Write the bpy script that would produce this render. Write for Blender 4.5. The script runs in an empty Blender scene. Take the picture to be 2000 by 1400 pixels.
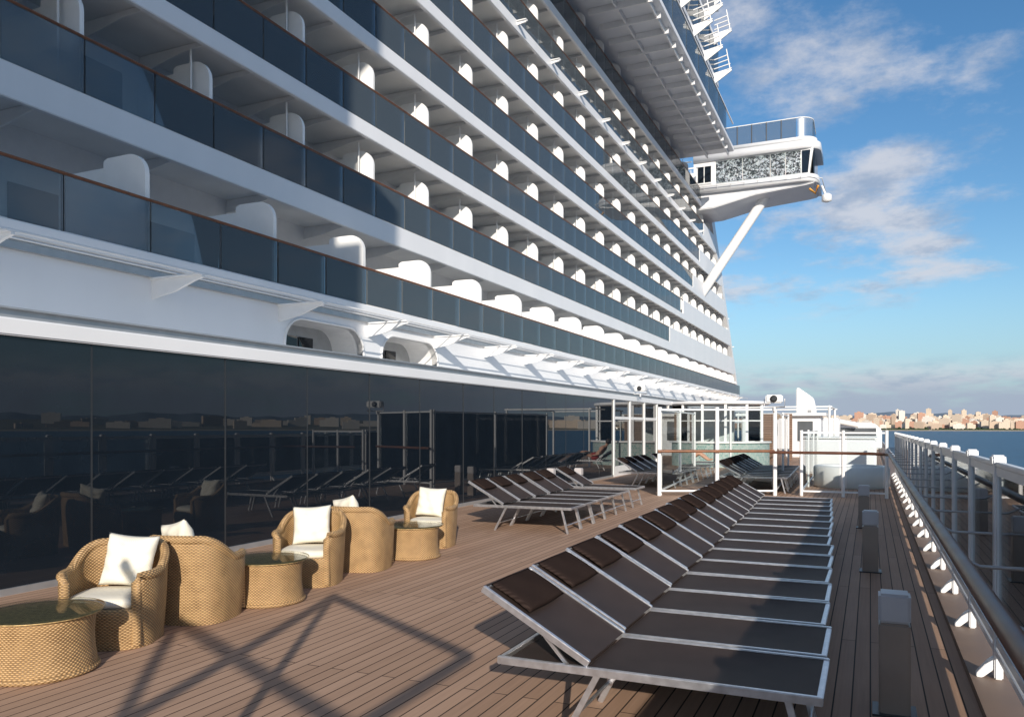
import bpy,bmesh,math,random
from mathutils import Vector,Matrix,Euler
random.seed(7)
S=bpy.context.scene
C=S.collection
F=1556.0;TH=math.atan(700/F);ST,CT=math.sin(TH),math.cos(TH);H=1.7
R=math.radians
# ---------------------------------------------------------------- helpers
class MB:
    def __init__(s): s.bm=bmesh.new()
    def box(s,x0,x1,y0,y1,z0,z1,M=None):
        vs=[s.bm.verts.new(Vector((x,y,z)) if M is None else M@Vector((x,y,z))) for x in(x0,x1) for y in(y0,y1) for z in(z0,z1)]
        for q in((0,1,3,2),(4,6,7,5),(0,4,5,1),(2,3,7,6),(0,2,6,4),(1,5,7,3)):
            s.bm.faces.new([vs[i] for i in q])
        return s
    def bar(s,a,b,w,h,up=(0,0,1)):
        a=Vector(a);b=Vector(b);d=(b-a);L=d.length;d.normalize();u=Vector(up)
        r=d.cross(u)
        if r.length<1e-4: r=d.cross(Vector((1,0,0)))
        r.normalize();u=r.cross(d)
        M=Matrix((r,d,u)).transposed().to_4x4();M.translation=a
        return s.box(-w/2,w/2,0,L,-h/2,h/2,M)
    def tube(s,pts,r,n=8,closed=False):
        pts=[Vector(p) for p in pts];rings=[];N=len(pts)
        for i,p in enumerate(pts):
            if closed: d=pts[(i+1)%N]-pts[i-1]
            else: d=pts[min(i+1,N-1)]-pts[max(i-1,0)]
            d.normalize();u=Vector((0,0,1))
            if abs(d.z)>.95:u=Vector((1,0,0))
            a=d.cross(u).normalized();b=a.cross(d)
            rr=r[i] if isinstance(r,(list,tuple)) else r
            rings.append([s.bm.verts.new(p+a*math.cos(2*math.pi*k/n)*rr+b*math.sin(2*math.pi*k/n)*rr) for k in range(n)])
        for i in range(N if closed else N-1):
            A=rings[i];B=rings[(i+1)%N]
            for k in range(n): 
                fc=s.bm.faces.new((A[k],A[(k+1)%n],B[(k+1)%n],B[k]));fc.smooth=True
        if not closed:
            for rg in(rings[0][::-1],rings[-1]): s.bm.faces.new([s.bm.verts.new(v.co) for v in rg])
        return s
    def prism(s,pts,ax,a,b,smooth=False):
        def P(p,t):
            return {'x':Vector((t,p[0],p[1])),'y':Vector((p[0],t,p[1])),'z':Vector((p[0],p[1],t))}[ax]
        A=[s.bm.verts.new(P(p,a)) for p in pts];B=[s.bm.verts.new(P(p,b)) for p in pts];n=len(pts)
        s.bm.faces.new(A);s.bm.faces.new(B[::-1])
        for i in range(n):
            fc=s.bm.faces.new((A[i],B[i],B[(i+1)%n],A[(i+1)%n]));fc.smooth=smooth
        return s
    def lathe(s,prof,c=(0,0,0),n=40,sx=1,sy=1):
        rings=[]
        for r,z in prof:
            rings.append([s.bm.verts.new((c[0]+sx*r*math.cos(2*math.pi*k/n),c[1]+sy*r*math.sin(2*math.pi*k/n),c[2]+z)) for k in range(n)])
        for A,B in zip(rings,rings[1:]):
            for k in range(n):
                fc=s.bm.faces.new((A[k],A[(k+1)%n],B[(k+1)%n],B[k]));fc.smooth=True
        for rg in(rings[0][::-1],rings[-1]): s.bm.faces.new([s.bm.verts.new(v.co) for v in rg])
        return s
    def grid(s,fn,nu,nv,smooth=True,closeu=False):
        V=[[s.bm.verts.new(fn(i/nu,j/nv)) for j in range(nv+1)] for i in range(nu if closeu else nu+1)]
        for i in range(nu):
            for j in range(nv):
                a=V[i];b=V[(i+1)%len(V)]
                fc=s.bm.faces.new((a[j],b[j],b[j+1],a[j+1]));fc.smooth=smooth
        return s
    def mul(s,k,zc=0):
        for v in s.bm.verts: v.co=Vector((v.co.x*k,v.co.y*k,zc+(v.co.z-zc)*k))
        return s
    def mesh(s,name,m,bevel=0,smooth=False):
        if bevel:
            bmesh.ops.remove_doubles(s.bm,verts=s.bm.verts,dist=1e-5)
            es=[e for e in s.bm.edges if len(e.link_faces)==2 and e.calc_face_angle(0)>.6]
            bmesh.ops.bevel(s.bm,geom=es,offset=bevel,segments=2,affect='EDGES',clamp_overlap=True)
        bmesh.ops.recalc_face_normals(s.bm,faces=s.bm.faces)
        if smooth:
            for fc in s.bm.faces: fc.smooth=True
        me=bpy.data.meshes.new(name);s.bm.to_mesh(me);s.bm.free();me.materials.append(m);return me
    def obj(s,name,m,parent=None,bevel=0,smooth=False,loc=None,rz=0):
        o=bpy.data.objects.new(name,s.mesh(name,m,bevel,smooth));C.objects.link(o)
        if parent: o.parent=parent
        if loc: o.location=loc
        if rz:o.rotation_euler=(0,0,rz)
        return o
def tag(o,label=None,cat=None,group=None,kind=None):
    if label:o['label']=label
    if cat:o['category']=cat
    if group:o['group']=group
    if kind:o['kind']=kind
    return o
def thing(name,label,cat,loc=(0,0,0),rz=0,group=None):
    o=bpy.data.objects.new(name,None);C.objects.link(o);o.location=loc;o.rotation_euler=(0,0,rz)
    o.empty_display_size=.1
    return tag(o,label,cat,group)
def kids(o): return [x for x in list(C.objects) if x.parent==o]
def copytree(root,loc,rz,label):
    r=root.copy();C.objects.link(r);r.location=loc;r.rotation_euler=(0,0,rz);r['label']=label
    for ch in kids(root):
        c=ch.copy();C.objects.link(c);c.parent=r
        for g in kids(ch):
            d=g.copy();C.objects.link(d);d.parent=c
    return r
def capped(name,me,locs,parent,cap=100):
    locs=sorted(locs,key=lambda l:Vector(l).length)
    for l in locs[:cap]:
        o=bpy.data.objects.new(name,me);C.objects.link(o);o.parent=parent;o.location=l
    if locs[cap:]:
        bm=bmesh.new()
        for l in locs[cap:]:
            n0=len(bm.verts);bm.from_mesh(me);bm.verts.ensure_lookup_table()
            for v in bm.verts[n0:]: v.co+=Vector(l)
        m2=bpy.data.meshes.new(name+'_rest');bm.to_mesh(m2);bm.free();m2.materials.append(me.materials[0])
        o=bpy.data.objects.new(name,m2);C.objects.link(o);o.parent=parent;o['kind']='stuff'
# ---------------------------------------------------------------- materials
def nt(name):
    m=bpy.data.materials.new(name);m.use_nodes=True;n=m.node_tree.nodes;l=m.node_tree.links
    return m,n,l,n['Principled BSDF']
def math_(n,l,op,a,b=None):
    x=n.new('ShaderNodeMath');x.operation=op
    for i,q in enumerate((a,b)):
        if q is None: continue
        if isinstance(q,(int,float)): x.inputs[i].default_value=q
        else: l.new(q,x.inputs[i])
    return x.outputs[0]
def mat(name,col,rough=.5,metal=0,var=.08,scale=3,ior=1.5,streak=False,spec=.5):
    m,n,l,b=nt(name)
    tc=n.new('ShaderNodeTexCoord');no=n.new('ShaderNodeTexNoise');no.inputs['Scale'].default_value=scale;no.inputs['Detail'].default_value=6
    if streak:
        mp=n.new('ShaderNodeMapping');mp.inputs['Scale'].default_value=(1,1,.12);l.new(tc.outputs['Object'],mp.inputs[0]);l.new(mp.outputs[0],no.inputs['Vector'])
    else: l.new(tc.outputs['Object'],no.inputs['Vector'])
    r=n.new('ShaderNodeValToRGB');r.color_ramp.elements[0].position=.3;r.color_ramp.elements[1].position=.7
    r.color_ramp.elements[0].color=[c*(1-var) for c in col]+[1];r.color_ramp.elements[1].color=[min(1,c*(1+var)) for c in col]+[1]
    l.new(no.outputs['Fac'],r.inputs[0]);l.new(r.outputs[0],b.inputs['Base Color'])
    rr=math_(n,l,'MULTIPLY_ADD',no.outputs['Fac'],.2);rr.node.inputs[2].default_value=max(0,rough-.1);l.new(rr,b.inputs['Roughness'])
    b.inputs['Metallic'].default_value=metal;b.inputs['IOR'].default_value=ior;b.inputs['Specular IOR Level'].default_value=spec
    return m
def glass(name,tint,refl=1.45,rough=.0,body=None,bf=0):
    m,n,l,b=nt(name);n.remove(b);out=n['Material Output']
    t=n.new('ShaderNodeBsdfTransparent');t.inputs[0].default_value=(*tint,1)
    src=t.outputs[0]
    if body:
        df=n.new('ShaderNodeBsdfDiffuse');df.inputs[0].default_value=(*body,1);m0=n.new('ShaderNodeMixShader');m0.inputs[0].default_value=bf
        l.new(t.outputs[0],m0.inputs[1]);l.new(df.outputs[0],m0.inputs[2]);src=m0.outputs[0]
    g=n.new('ShaderNodeBsdfGlossy');g.inputs['Roughness'].default_value=rough
    fr=n.new('ShaderNodeFresnel');fr.inputs[0].default_value=refl
    mx=n.new('ShaderNodeMixShader');l.new(fr.outputs[0],mx.inputs[0]);l.new(src,mx.inputs[1]);l.new(g.outputs[0],mx.inputs[2]);l.new(mx.outputs[0],out.inputs[0])
    return m
def wicker():
    m,n,l,b=nt('wicker');tc=n.new('ShaderNodeTexCoord');sp=n.new('ShaderNodeSeparateXYZ');l.new(tc.outputs['Object'],sp.inputs[0])
    ang=math_(n,l,'ARCTAN2',sp.outputs[0],sp.outputs[1])
    a=math_(n,l,'SINE',math_(n,l,'MULTIPLY',ang,66));z=math_(n,l,'SINE',math_(n,l,'MULTIPLY',sp.outputs[2],math.pi/.0125))
    h=math_(n,l,'MULTIPLY',a,z);z2=math_(n,l,'ABSOLUTE',z)
    hh=math_(n,l,'ADD',math_(n,l,'MULTIPLY',h,.7),math_(n,l,'MULTIPLY',z2,.7))
    no=n.new('ShaderNodeTexNoise');no.inputs['Scale'].default_value=9;no.inputs['Detail'].default_value=8;l.new(tc.outputs['Object'],no.inputs['Vector'])
    r=n.new('ShaderNodeValToRGB');e=r.color_ramp.elements;e[0].position=.1;e[0].color=(.12,.060,.022,1);e[1].position=.8;e[1].color=(.68,.44,.21,1)
    l.new(math_(n,l,'ADD',math_(n,l,'MULTIPLY',hh,.55),math_(n,l,'MULTIPLY',no.outputs['Fac'],.5)),r.inputs[0]);l.new(r.outputs[0],b.inputs['Base Color'])
    bp=n.new('ShaderNodeBump');bp.inputs['Strength'].default_value=.9;bp.inputs['Distance'].default_value=.006
    l.new(hh,bp.inputs['Height']);l.new(bp.outputs[0],b.inputs['Normal']);b.inputs['Roughness'].default_value=.5
    return m
def deckmat():
    m,n,l,b=nt('deck_planks');tc=n.new('ShaderNodeTexCoord');sp=n.new('ShaderNodeSeparateXYZ');l.new(tc.outputs['Object'],sp.inputs[0])
    cb=n.new('ShaderNodeCombineXYZ');l.new(sp.outputs[1],cb.inputs[0]);l.new(sp.outputs[0],cb.inputs[1])
    br=n.new('ShaderNodeTexBrick');l.new(cb.outputs[0],br.inputs['Vector']);br.inputs['Scale'].default_value=1
    br.inputs['Brick Width'].default_value=4.6;br.inputs['Row Height'].default_value=.105;br.inputs['Mortar Size'].default_value=.005;br.inputs['Mortar Smooth'].default_value=.1
    br.inputs['Color1'].default_value=(.37,.237,.163,1);br.inputs['Color2'].default_value=(.45,.295,.207,1);br.inputs['Mortar'].default_value=(.04,.025,.018,1)
    mp=n.new('ShaderNodeMapping');mp.inputs['Scale'].default_value=(60,1.5,1);l.new(tc.outputs['Object'],mp.inputs[0])
    no=n.new('ShaderNodeTexNoise');no.inputs['Scale'].default_value=1;no.inputs['Detail'].default_value=6;l.new(mp.outputs[0],no.inputs['Vector'])
    n2=n.new('ShaderNodeTexNoise');n2.inputs['Scale'].default_value=.8;n2.inputs['Detail'].default_value=7;l.new(tc.outputs['Object'],n2.inputs['Vector'])
    v=math_(n,l,'ADD',math_(n,l,'MULTIPLY',no.outputs['Fac'],.4),math_(n,l,'MULTIPLY',n2.outputs['Fac'],.3))
    v=math_(n,l,'ADD',v,.7)
    mx=n.new('ShaderNodeVectorMath');mx.operation='SCALE';l.new(br.outputs['Color'],mx.inputs[0]);l.new(v,mx.inputs['Scale']);l.new(mx.outputs[0],b.inputs['Base Color'])
    bp=n.new('ShaderNodeBump');bp.inputs['Strength'].default_value=.5;bp.inputs['Distance'].default_value=.004
    hh=math_(n,l,'ADD',math_(n,l,'SUBTRACT',1,br.outputs['Fac']),math_(n,l,'MULTIPLY',no.outputs['Fac'],.2))
    l.new(hh,bp.inputs['Height']);l.new(bp.outputs[0],b.inputs['Normal']);b.inputs['Roughness'].default_value=.65;b.inputs['Specular IOR Level'].default_value=.2
    return m
def brickmat(name,c1,c2,mort,w,h,ms,rough=.4,off=.5):
    m,n,l,b=nt(name);tc=n.new('ShaderNodeTexCoord');sp=n.new('ShaderNodeSeparateXYZ');l.new(tc.outputs['Object'],sp.inputs[0])
    cb=n.new('ShaderNodeCombineXYZ');l.new(math_(n,l,'ADD',sp.outputs[0],sp.outputs[1]),cb.inputs[0]);l.new(sp.outputs[2],cb.inputs[1])
    br=n.new('ShaderNodeTexBrick');l.new(cb.outputs[0],br.inputs['Vector']);br.inputs['Scale'].default_value=1;br.offset=off
    br.inputs['Brick Width'].default_value=w;br.inputs['Row Height'].default_value=h;br.inputs['Mortar Size'].default_value=ms
    for k,c in(('Color1',c1),('Color2',c2),('Mortar',mort)): br.inputs[k].default_value=(*c,1)
    l.new(br.outputs['Color'],b.inputs['Base Color']);b.inputs['Roughness'].default_value=rough
    return m
def fabric(name,c1,c2,sc=400,rough=.6,bump=.4,spec=.5,hw=.35,nw=1.0):
    m,n,l,b=nt(name);tc=n.new('ShaderNodeTexCoord');sp=n.new('ShaderNodeSeparateXYZ');l.new(tc.outputs['Object'],sp.inputs[0])
    a=math_(n,l,'SINE',math_(n,l,'MULTIPLY',math_(n,l,'ADD',sp.outputs[0],sp.outputs[2]),sc));c=math_(n,l,'SINE',math_(n,l,'MULTIPLY',sp.outputs[1],sc))
    h=math_(n,l,'MULTIPLY',a,c)
    no=n.new('ShaderNodeTexNoise');no.inputs['Scale'].default_value=5;no.inputs['Detail'].default_value=5;l.new(tc.outputs['Object'],no.inputs['Vector'])
    r=n.new('ShaderNodeValToRGB');e=r.color_ramp.elements;e[0].position=.2;e[0].color=(*c1,1);e[1].position=.8;e[1].color=(*c2,1)
    l.new(math_(n,l,'ADD',math_(n,l,'MULTIPLY',h,hw),math_(n,l,'ADD',math_(n,l,'MULTIPLY',no.outputs['Fac'],nw),.5-.5*nw)),r.inputs[0]);l.new(r.outputs[0],b.inputs['Base Color'])
    bp=n.new('ShaderNodeBump');bp.inputs['Strength'].default_value=bump;bp.inputs['Distance'].default_value=.002;l.new(h,bp.inputs['Height']);l.new(bp.outputs[0],b.inputs['Normal'])
    b.inputs['Roughness'].default_value=rough;b.inputs['Specular IOR Level'].default_value=spec;return m
WH=mat('white_paint',(.80,.81,.83),.35,var=.035,scale=.7,streak=True)
WH2=mat('white_enamel',(.82,.82,.82),.35,var=.03,scale=4)
DIVM=mat('divider_gelcoat',(.88,.88,.87),.5,var=.02,scale=4)
SOF=mat('soffit_paint',(.80,.80,.79),.5,var=.05,scale=1.2)
GR=mat('grey_metal',(.42,.43,.44),.4,.6,scale=5)
ALU=mat('brushed_aluminium',(.68,.68,.70),.34,.9,var=.12,scale=20)
DK=mat('dark_metal',(.03,.032,.035),.4)
RAILW=mat('varnished_teak_rail',(.22,.085,.035),.35,var=.25,scale=6)
RAILD=mat('dark_varnished_rail',(.12,.05,.03),.4,var=.3,scale=6,spec=.35)
WG=mat('dark_tinted_window',(.009,.014,.021),.02,var=.1,ior=1.5)
for nd in WG.node_tree.nodes:
    if nd.type=='BSDF_PRINCIPLED':
        for lk in list(nd.inputs['Roughness'].links): WG.node_tree.links.remove(lk)
        nd.inputs['Roughness'].default_value=.0
DG=mat('cabin_door_glass',(.10,.11,.12),.08,var=.3,scale=.4)
BG=glass('blue_tinted_balcony_glass',(.64,.69,.72),1.40,body=(.26,.32,.37),bf=.26)
CG=glass('clear_smoked_glass',(.92,.95,.95),1.5)
RG=glass('railing_glass',(.84,.88,.89),1.5,body=(.6,.66,.68),bf=.09)
SG=glass('grey_windscreen_glass',(.74,.77,.78),1.35,body=(.4,.4,.4),bf=.1)
CSG=glass('curved_windscreen_glass',(.74,.77,.78),2.4,rough=.3,body=(.4,.4,.4),bf=.1)
WK=wicker()
CREAM=fabric('cream_canvas',(.74,.69,.56),(.84,.80,.70),500,.85,.3)
BR=fabric('brown_sling_mesh',(.034,.023,.020),(.054,.038,.033),700,.62,.3,.22)
BRP=fabric('brown_woven_pillow',(.014,.009,.008),(.052,.036,.031),430,1.0,.5,.0,.35,.2)
DECK=deckmat()
MOS=brickmat('turquoise_mosaic',(.16,.33,.31),(.42,.50,.47),(.5,.5,.48),.09,.09,.008,.25)
SLAT=brickmat('timber_slats',(.20,.12,.08),(.26,.16,.11),(.05,.03,.02),4,.12,.012,.5)
TBG=glass('table_glass',(.95,.96,.92),1.18)
TAN=mat('woven_top',(.60,.42,.19),.6,var=.35,scale=40)
BRZ=mat('bronze_metal',(.33,.27,.23),.35,.4)
OPAL=mat('opal_plastic',(.50,.47,.47),.4)
# ---------------------------------------------------------------- setting
MB().box(-14.5,1.15,-25,99,-.15,0).obj('deck',DECK)['kind']='structure'
def seamat():
    m,n,l,b=nt('sea');tc=n.new('ShaderNodeTexCoord');mp=n.new('ShaderNodeMapping');mp.inputs['Scale'].default_value=(.03,.08,1);l.new(tc.outputs['Object'],mp.inputs[0])
    no=n.new('ShaderNodeTexNoise');no.inputs['Scale'].default_value=1;no.inputs['Detail'].default_value=10;no.inputs['Roughness'].default_value=.65;l.new(mp.outputs[0],no.inputs['Vector'])
    r=n.new('ShaderNodeValToRGB');r.color_ramp.elements[0].position=.35;r.color_ramp.elements[1].position=.7;r.color_ramp.elements[0].color=(.006,.04,.09,1);r.color_ramp.elements[1].color=(.02,.10,.19,1)
    l.new(no.outputs['Fac'],r.inputs[0]);l.new(r.outputs[0],b.inputs['Base Color'])
    bp=n.new('ShaderNodeBump');bp.inputs['Strength'].default_value=1;bp.inputs['Distance'].default_value=2.5;l.new(no.outputs['Fac'],bp.inputs['Height']);l.new(bp.outputs[0],b.inputs['Normal'])
    b.inputs['Roughness'].default_value=.35;b.inputs['IOR'].default_value=1.33;return m
MB().box(-40000,40000,-40000,40000,-19,-18).obj('sea',seamat())['kind']='structure'
def pol(r,az,z): a=R(az);return Vector((r*math.sin(a),r*math.cos(a),z))
def terr(r,az):
    t=max(0,min(1,(r-4200)/1100));return -17+(60*t**.9)*(.9+.12*math.sin(az*.35+1))
LAND=mat('coast_land',(.20,.19,.13),.9,var=.3,scale=.01)
MB().grid(lambda i,j:pol(4200+1500*j,-14+76*i,terr(4200+1500*j,-14+76*i)),160,8).obj('coast',LAND)['kind']='structure'
SAND=mat('beach_sand',(.50,.42,.30),.9)
MB().grid(lambda i,j:pol(4150+70*j,-14+76*i,-18+5*j),80,2).obj('beach',SAND)['kind']='structure'
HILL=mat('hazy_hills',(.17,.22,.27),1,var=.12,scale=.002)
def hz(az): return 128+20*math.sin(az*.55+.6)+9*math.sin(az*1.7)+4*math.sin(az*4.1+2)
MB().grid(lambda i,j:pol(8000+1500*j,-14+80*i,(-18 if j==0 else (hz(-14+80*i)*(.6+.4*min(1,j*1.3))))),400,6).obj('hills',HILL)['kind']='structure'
def bmat(name,c): return brickmat(name,(.16,.14,.13),(.26,.21,.18),c,4.4,3.6,1.15,.8,0)
BM=[('cream',bmat('cream_facade',(.72,.59,.46))),('white',bmat('white_facade',(.80,.74,.66))),('terracotta',bmat('terracotta_facade',(.52,.29,.20))),('tan',bmat('tan_facade',(.62,.47,.35)))]
def building(az,r,w,d,h,k):
    z=terr(r,az)-8
    mb=MB();mb.box(-w/2,w/2,-d/2,d/2,0,h+8);mb.box(-w/5,w/6,-d/4,d/4,h+8,h+8+random.uniform(2.5,6))
    if random.random()<.4: mb.box(w/2,w/2+w*.45,-d/2+1,d/2-1,0,(h+8)*random.uniform(.6,.85))
    o=mb.obj('apartment_block',BM[k][1],None,loc=pol(r,az,z),rz=-R(az)+random.uniform(-.4,.4))
    tag(o,BM[k][0]+' apartment block in the distant seafront city across the water','building','buildings of the distant city')
for i in range(240):
    az=-4.5+15*(i+random.random())/240;t=random.random()**1.2
    building(az,4290+1000*t,random.uniform(16,52),random.uniform(14,22),random.uniform(18,38)+28*(random.random()<.2),random.choice([0,0,0,1,1,2,2,3]))
for i in range(50):
    az=12+44*(i+random.random())/50;building(az,4290+600*random.random(),random.uniform(50,130),25,random.uniform(20,55),random.choice([0,1,1,3]))
TREE=mat('far_tree_belt',(.03,.05,.022),1,var=.4,scale=.05)
mb=MB()
for i in range(620):
    az=-6+18*random.random();r=4215+random.choice([0,0,0,1])*random.random()*700;s=random.uniform(3,6.5)
    c=pol(r,az,terr(r,az)+s*.5)
    M=Matrix.Translation(c)@Euler((random.random(),random.random(),random.random()*3)).to_matrix().to_4x4()@Matrix.Diagonal((s*1.5,s*1.5,s,1))
    bmesh.ops.create_icosphere(mb.bm,subdivisions=1,radius=1,matrix=M)
tag(mb.obj('shore_trees',TREE),'dark belt of trees along the far shore below the city','trees',kind='stuff')
# ---------------------------------------------------------------- cruise ship superstructure
ship=thing('ship_superstructure','towering white passenger decks with rows of cabin balconies and blue glass','ship superstructure',(0,0,0))
XF=-14.4;XB=-16.9;KL=.837
def lo(p): return (p[0]*KL,p[1]*KL,1.7+(p[2]-1.7)*KL)
rails=[6.65+2.85*k for k in range(7)]
def yend(z): return 97-(z-6.65)*1.07
gend=[96,62,67,71,74,76,79]
BAY=3.44;Y0=.74
def divider(top,outw,inner,r=.5):
    arcp=[]
    for k in range(10):
        a=R(90*k/9);arcp.append((-.03-r+r*math.cos(a),top-r+r*math.sin(a)))
    mb=MB();mb.prism([(-inner,0),(-outw+.05,0),(-outw+.05,top-.16),(-inner,top-.16)],'y',-.025,.025)
    mb.prism([(-outw,0),(-.03,0)]+arcp+[(-outw+.1,top),(-outw,top-.05)],'y',-.05,.05)
    return mb.mesh('balcony_divider',DIVM)
DIV=divider(2.18,1.2,2.45);DIV1=divider(1.86,1.12,2.4,.42)
mb=MB();mb.box(-.012,.012,-.835,.835,0,1.1);GLP=mb.mesh('balcony_glass',BG)
mb=MB();mb.box(-.012,.012,-.835,.835,0,.91);GLP1=mb.mesh('balcony_glass',BG)
mb=MB();mb.box(0,.03,-1.2,1.2,0,2.05);DOOR=mb.mesh('balcony_door',DG)
mb=MB();mb.prism([(0,0),(2.4,0),(2.4,-.10),(1.5,-.14),(.7,-.30),(0,-.38)],'y',-.02,.02);BEAM=mb.mesh('ceiling_beam',WH2)
mb=MB();mb.tube([(0,0,0),(0,0,2.4)],.03,6);POLE=mb.mesh('support_pole',WH2)
mb=MB();mb.box(-.012,.024,-.02,.02,0,1.1);STAN=mb.mesh('glass_stanchion',DK)
mb=MB();mb.box(-.012,.024,-.02,.02,0,.92);STAN1=mb.mesh('glass_stanchion',DK)
divs=[];divs1=[];gls=[];gls1=[];doors=[];beams=[];poles=[];stans=[];stans1=[]
for k,zr in enumerate(rails):
    fl=zr-1.15;ye=yend(zr);bt=.66 if k==1 else .47
    if k>0:
        MB().box(XB,XF+.06,0,ye+.6,fl-.14,fl).obj('balcony_floor',SOF,ship)
        MB().box(XF-.06,XF+.08,0,ye+.6,fl-bt,fl-.02).obj('balcony_band',WH,ship,bevel=.015)
        mb=MB();mb.box(XF-.02,XF+.05,0,gend[k],zr-.03,zr+.03);mb.obj('wooden_handrail',RAILW,ship,bevel=.02)
        if gend[k]<ye: MB().box(XF-.05,XF+.07,gend[k],ye+.6,fl-.02,zr).obj('solid_parapet',WH,ship)
        y=Y0
        while y<ye:
            divs.append((XF-.03,y,fl+.003))
            poles.append((XF-.5,y-.2,fl));beams.append((XB,y+.06,fl+2.7));beams.append((XB,y+1.72,fl+2.7))
            if y+BAY<ye: doors.append((XB+.005,y+1.75,fl+.03))
            for q in(.0,1.72):
                if y+q+1<gend[k]: gls.append((XF+.015,y+q+.86,fl+.03));stans.append((XF-.02,y+q+1.72,fl+.02))
            y+=BAY
    else:
        x1,_,f1=lo((XF,0,fl));_,_,z1=lo((XF,0,zr));ye1=ye*KL
        MB().box(XB,x1+.05,0,ye1,f1-.14,f1).obj('balcony_floor',SOF,ship)
        MB().box(x1-.05,x1+.09,0,ye1,f1-.24,f1-.015).obj('balcony_band',WH,ship,bevel=.015)
        MB().box(x1-.02,x1+.05,0,80.4,z1-.025,z1+.025).obj('wooden_handrail',RAILW,ship,bevel=.018)
        y=.28
        while y<ye1-1:
            divs1.append((x1-.03,y,f1+.003));doors.append((XB+.005,y+1.75,f1+.03));beams.append((XB,y+.06,8.2))
            for q in(0,1.72): gls1.append((x1+.015,y+q+.86,f1+.02));stans1.append((x1-.02,y+q+1.72,f1+.02))
            y+=BAY
capped('balcony_divider',DIV1,divs1,ship,24);capped('balcony_divider',DIV,divs,ship,74)
capped('balcony_glass',GLP1,gls1,ship,40);capped('balcony_glass',GLP,gls,ship,58);capped('cabin_door',DOOR,doors,ship)
capped('ceiling_beam',BEAM,beams,ship);capped('support_pole',POLE,poles,ship);capped('glass_stanchion',STAN1,stans1,ship,40);capped('glass_stanchion',STAN,stans,ship,58)
mb=MB();mb.prism([(0,3),(100,3),(76.5,25.6),(0,25.6)],'x',XB-.5,XB);mb.obj('cabin_wall',WH2,ship)
mb=MB();mb.prism([(97.2,2.6),(101,2.6),(78.6,25.6),(76.5,25.6),(96,7)],'x',XB,XF+.05);mb.obj('fore_end_wall',WH,ship)
low=MB().box(XF-.35,XF-.12,0,99,2.4,5.25).mul(KL,1.7).obj('lower_wall',WH,ship)
def rrect(y0,y1,z0,z1,r):
    p=[]
    for cy,cz,a0 in((y1-r,z1-r,0),(y0+r,z1-r,90),(y0+r,z0+r,180),(y1-r,z0+r,270)):
        for q in range(9):
            a=R(a0+q*90/8);p.append((cy+r*math.cos(a),cz+r*math.sin(a)))
    return p
for (a,b) in((17.2,20.9),(21.9,25.6)):
    cut=MB().prism(rrect(a,b,3.1,4.72,.75),'x',XF-1,XF+1).mul(KL,1.7).obj('cut',WH)
    md=low.modifiers.new('b','BOOLEAN');md.operation='DIFFERENCE';md.object=cut;md.solver='EXACT'
    dg=bpy.context.evaluated_depsgraph_get();me=bpy.data.meshes.new_from_object(low.evaluated_get(dg));low.modifiers.clear();low.data=me
    bpy.data.objects.remove(cut)
    P=[(q[0],q[1]) for q in rrect(a,b,3.1,4.72,.75)]
    mb=MB();V=[[mb.bm.verts.new((x,p[0],p[1])) for p in P] for x in(XF-.105,XF-1.3)]
    for i in range(len(P)): mb.bm.faces.new((V[0][i],V[0][(i+1)%len(P)],V[1][(i+1)%len(P)],V[1][i]))
    mb.tube([(XF-.11,p[0],p[1]) for p in P],.04,6,closed=True)
    rec=mb.mul(KL,1.7).obj('oval_opening',WH2,ship)
    MB().box(XF-1.5,XF-1.3,a-.3,b+.3,2.9,4.9).mul(KL,1.7).obj('recess_wall',GR,rec)
    for q in range(3): MB().box(XF-1.28,XF-1.25,a+.5+q*.75,a+1.15+q*.75,3.5,4.4).mul(KL,1.7).obj('recess_window',WG,rec)
MB().box(XF-.12,XF+.0,0,98,4.98,5.12).mul(KL,1.7).obj('gutter',GR,ship)
MB().box(XF-.12,XF-.02,0,96,3.62,3.68).mul(KL,1.7).obj('drip_moulding',WH,ship)
def fin(L,hr):
    p=[(0,0),(L,0),(L,-.05),(L*.85,-.10),(L*.45,-hr*.72),(0,-hr)]
    mb=MB();mb.prism(p,'y',-.035,.035);mb.box(0,L,-.11,.11,-.005,.03);return mb
capped('fin_bracket',fin(1.5,.42).mul(KL).mesh('fin_bracket',WH2),[lo((XF-.13,y,4.95)) for y in [8.7+4.15*i for i in range(21)]],ship)
for dx,r in((1.2,.03),(.7,.02)):
    MB().tube([(XF+dx,0,5.01),(XF+dx,97,5.01)],r,6).mul(KL,1.7).obj('awning_rail',WH2,ship)
capped('upper_fin_bracket',fin(.45,.16).mesh('upper_fin_bracket',WH2),[(XF+.08,y,19.7) for y in [20+4.15*i for i in range(14)]],ship)
MB().box(XB-4,-10.5,5,69,24.9,25.25).obj('overhang_deck',WH,ship,bevel=.04)
capped('overhang_beam',MB().box(XF+.1,-10.7,-.06,.06,-.35,0).mesh('overhang_beam',WH2),[(0,8+1.9*i,24.895) for i in range(32)],ship)
for x in(-10.95,-12.7): MB().box(x-.05,x+.05,5,69,24.6,24.893).obj('overhang_girder',WH2,ship)
for i in range(15):
    MB().box(-10.62,-10.58,8+3.85*i,11.7+3.85*i,25.3,27.2).obj('overhang_glass',BG,ship)
MB().box(-10.64,-10.54,5,69,27.2,27.3).obj('overhang_rail',WH2,ship)
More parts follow.
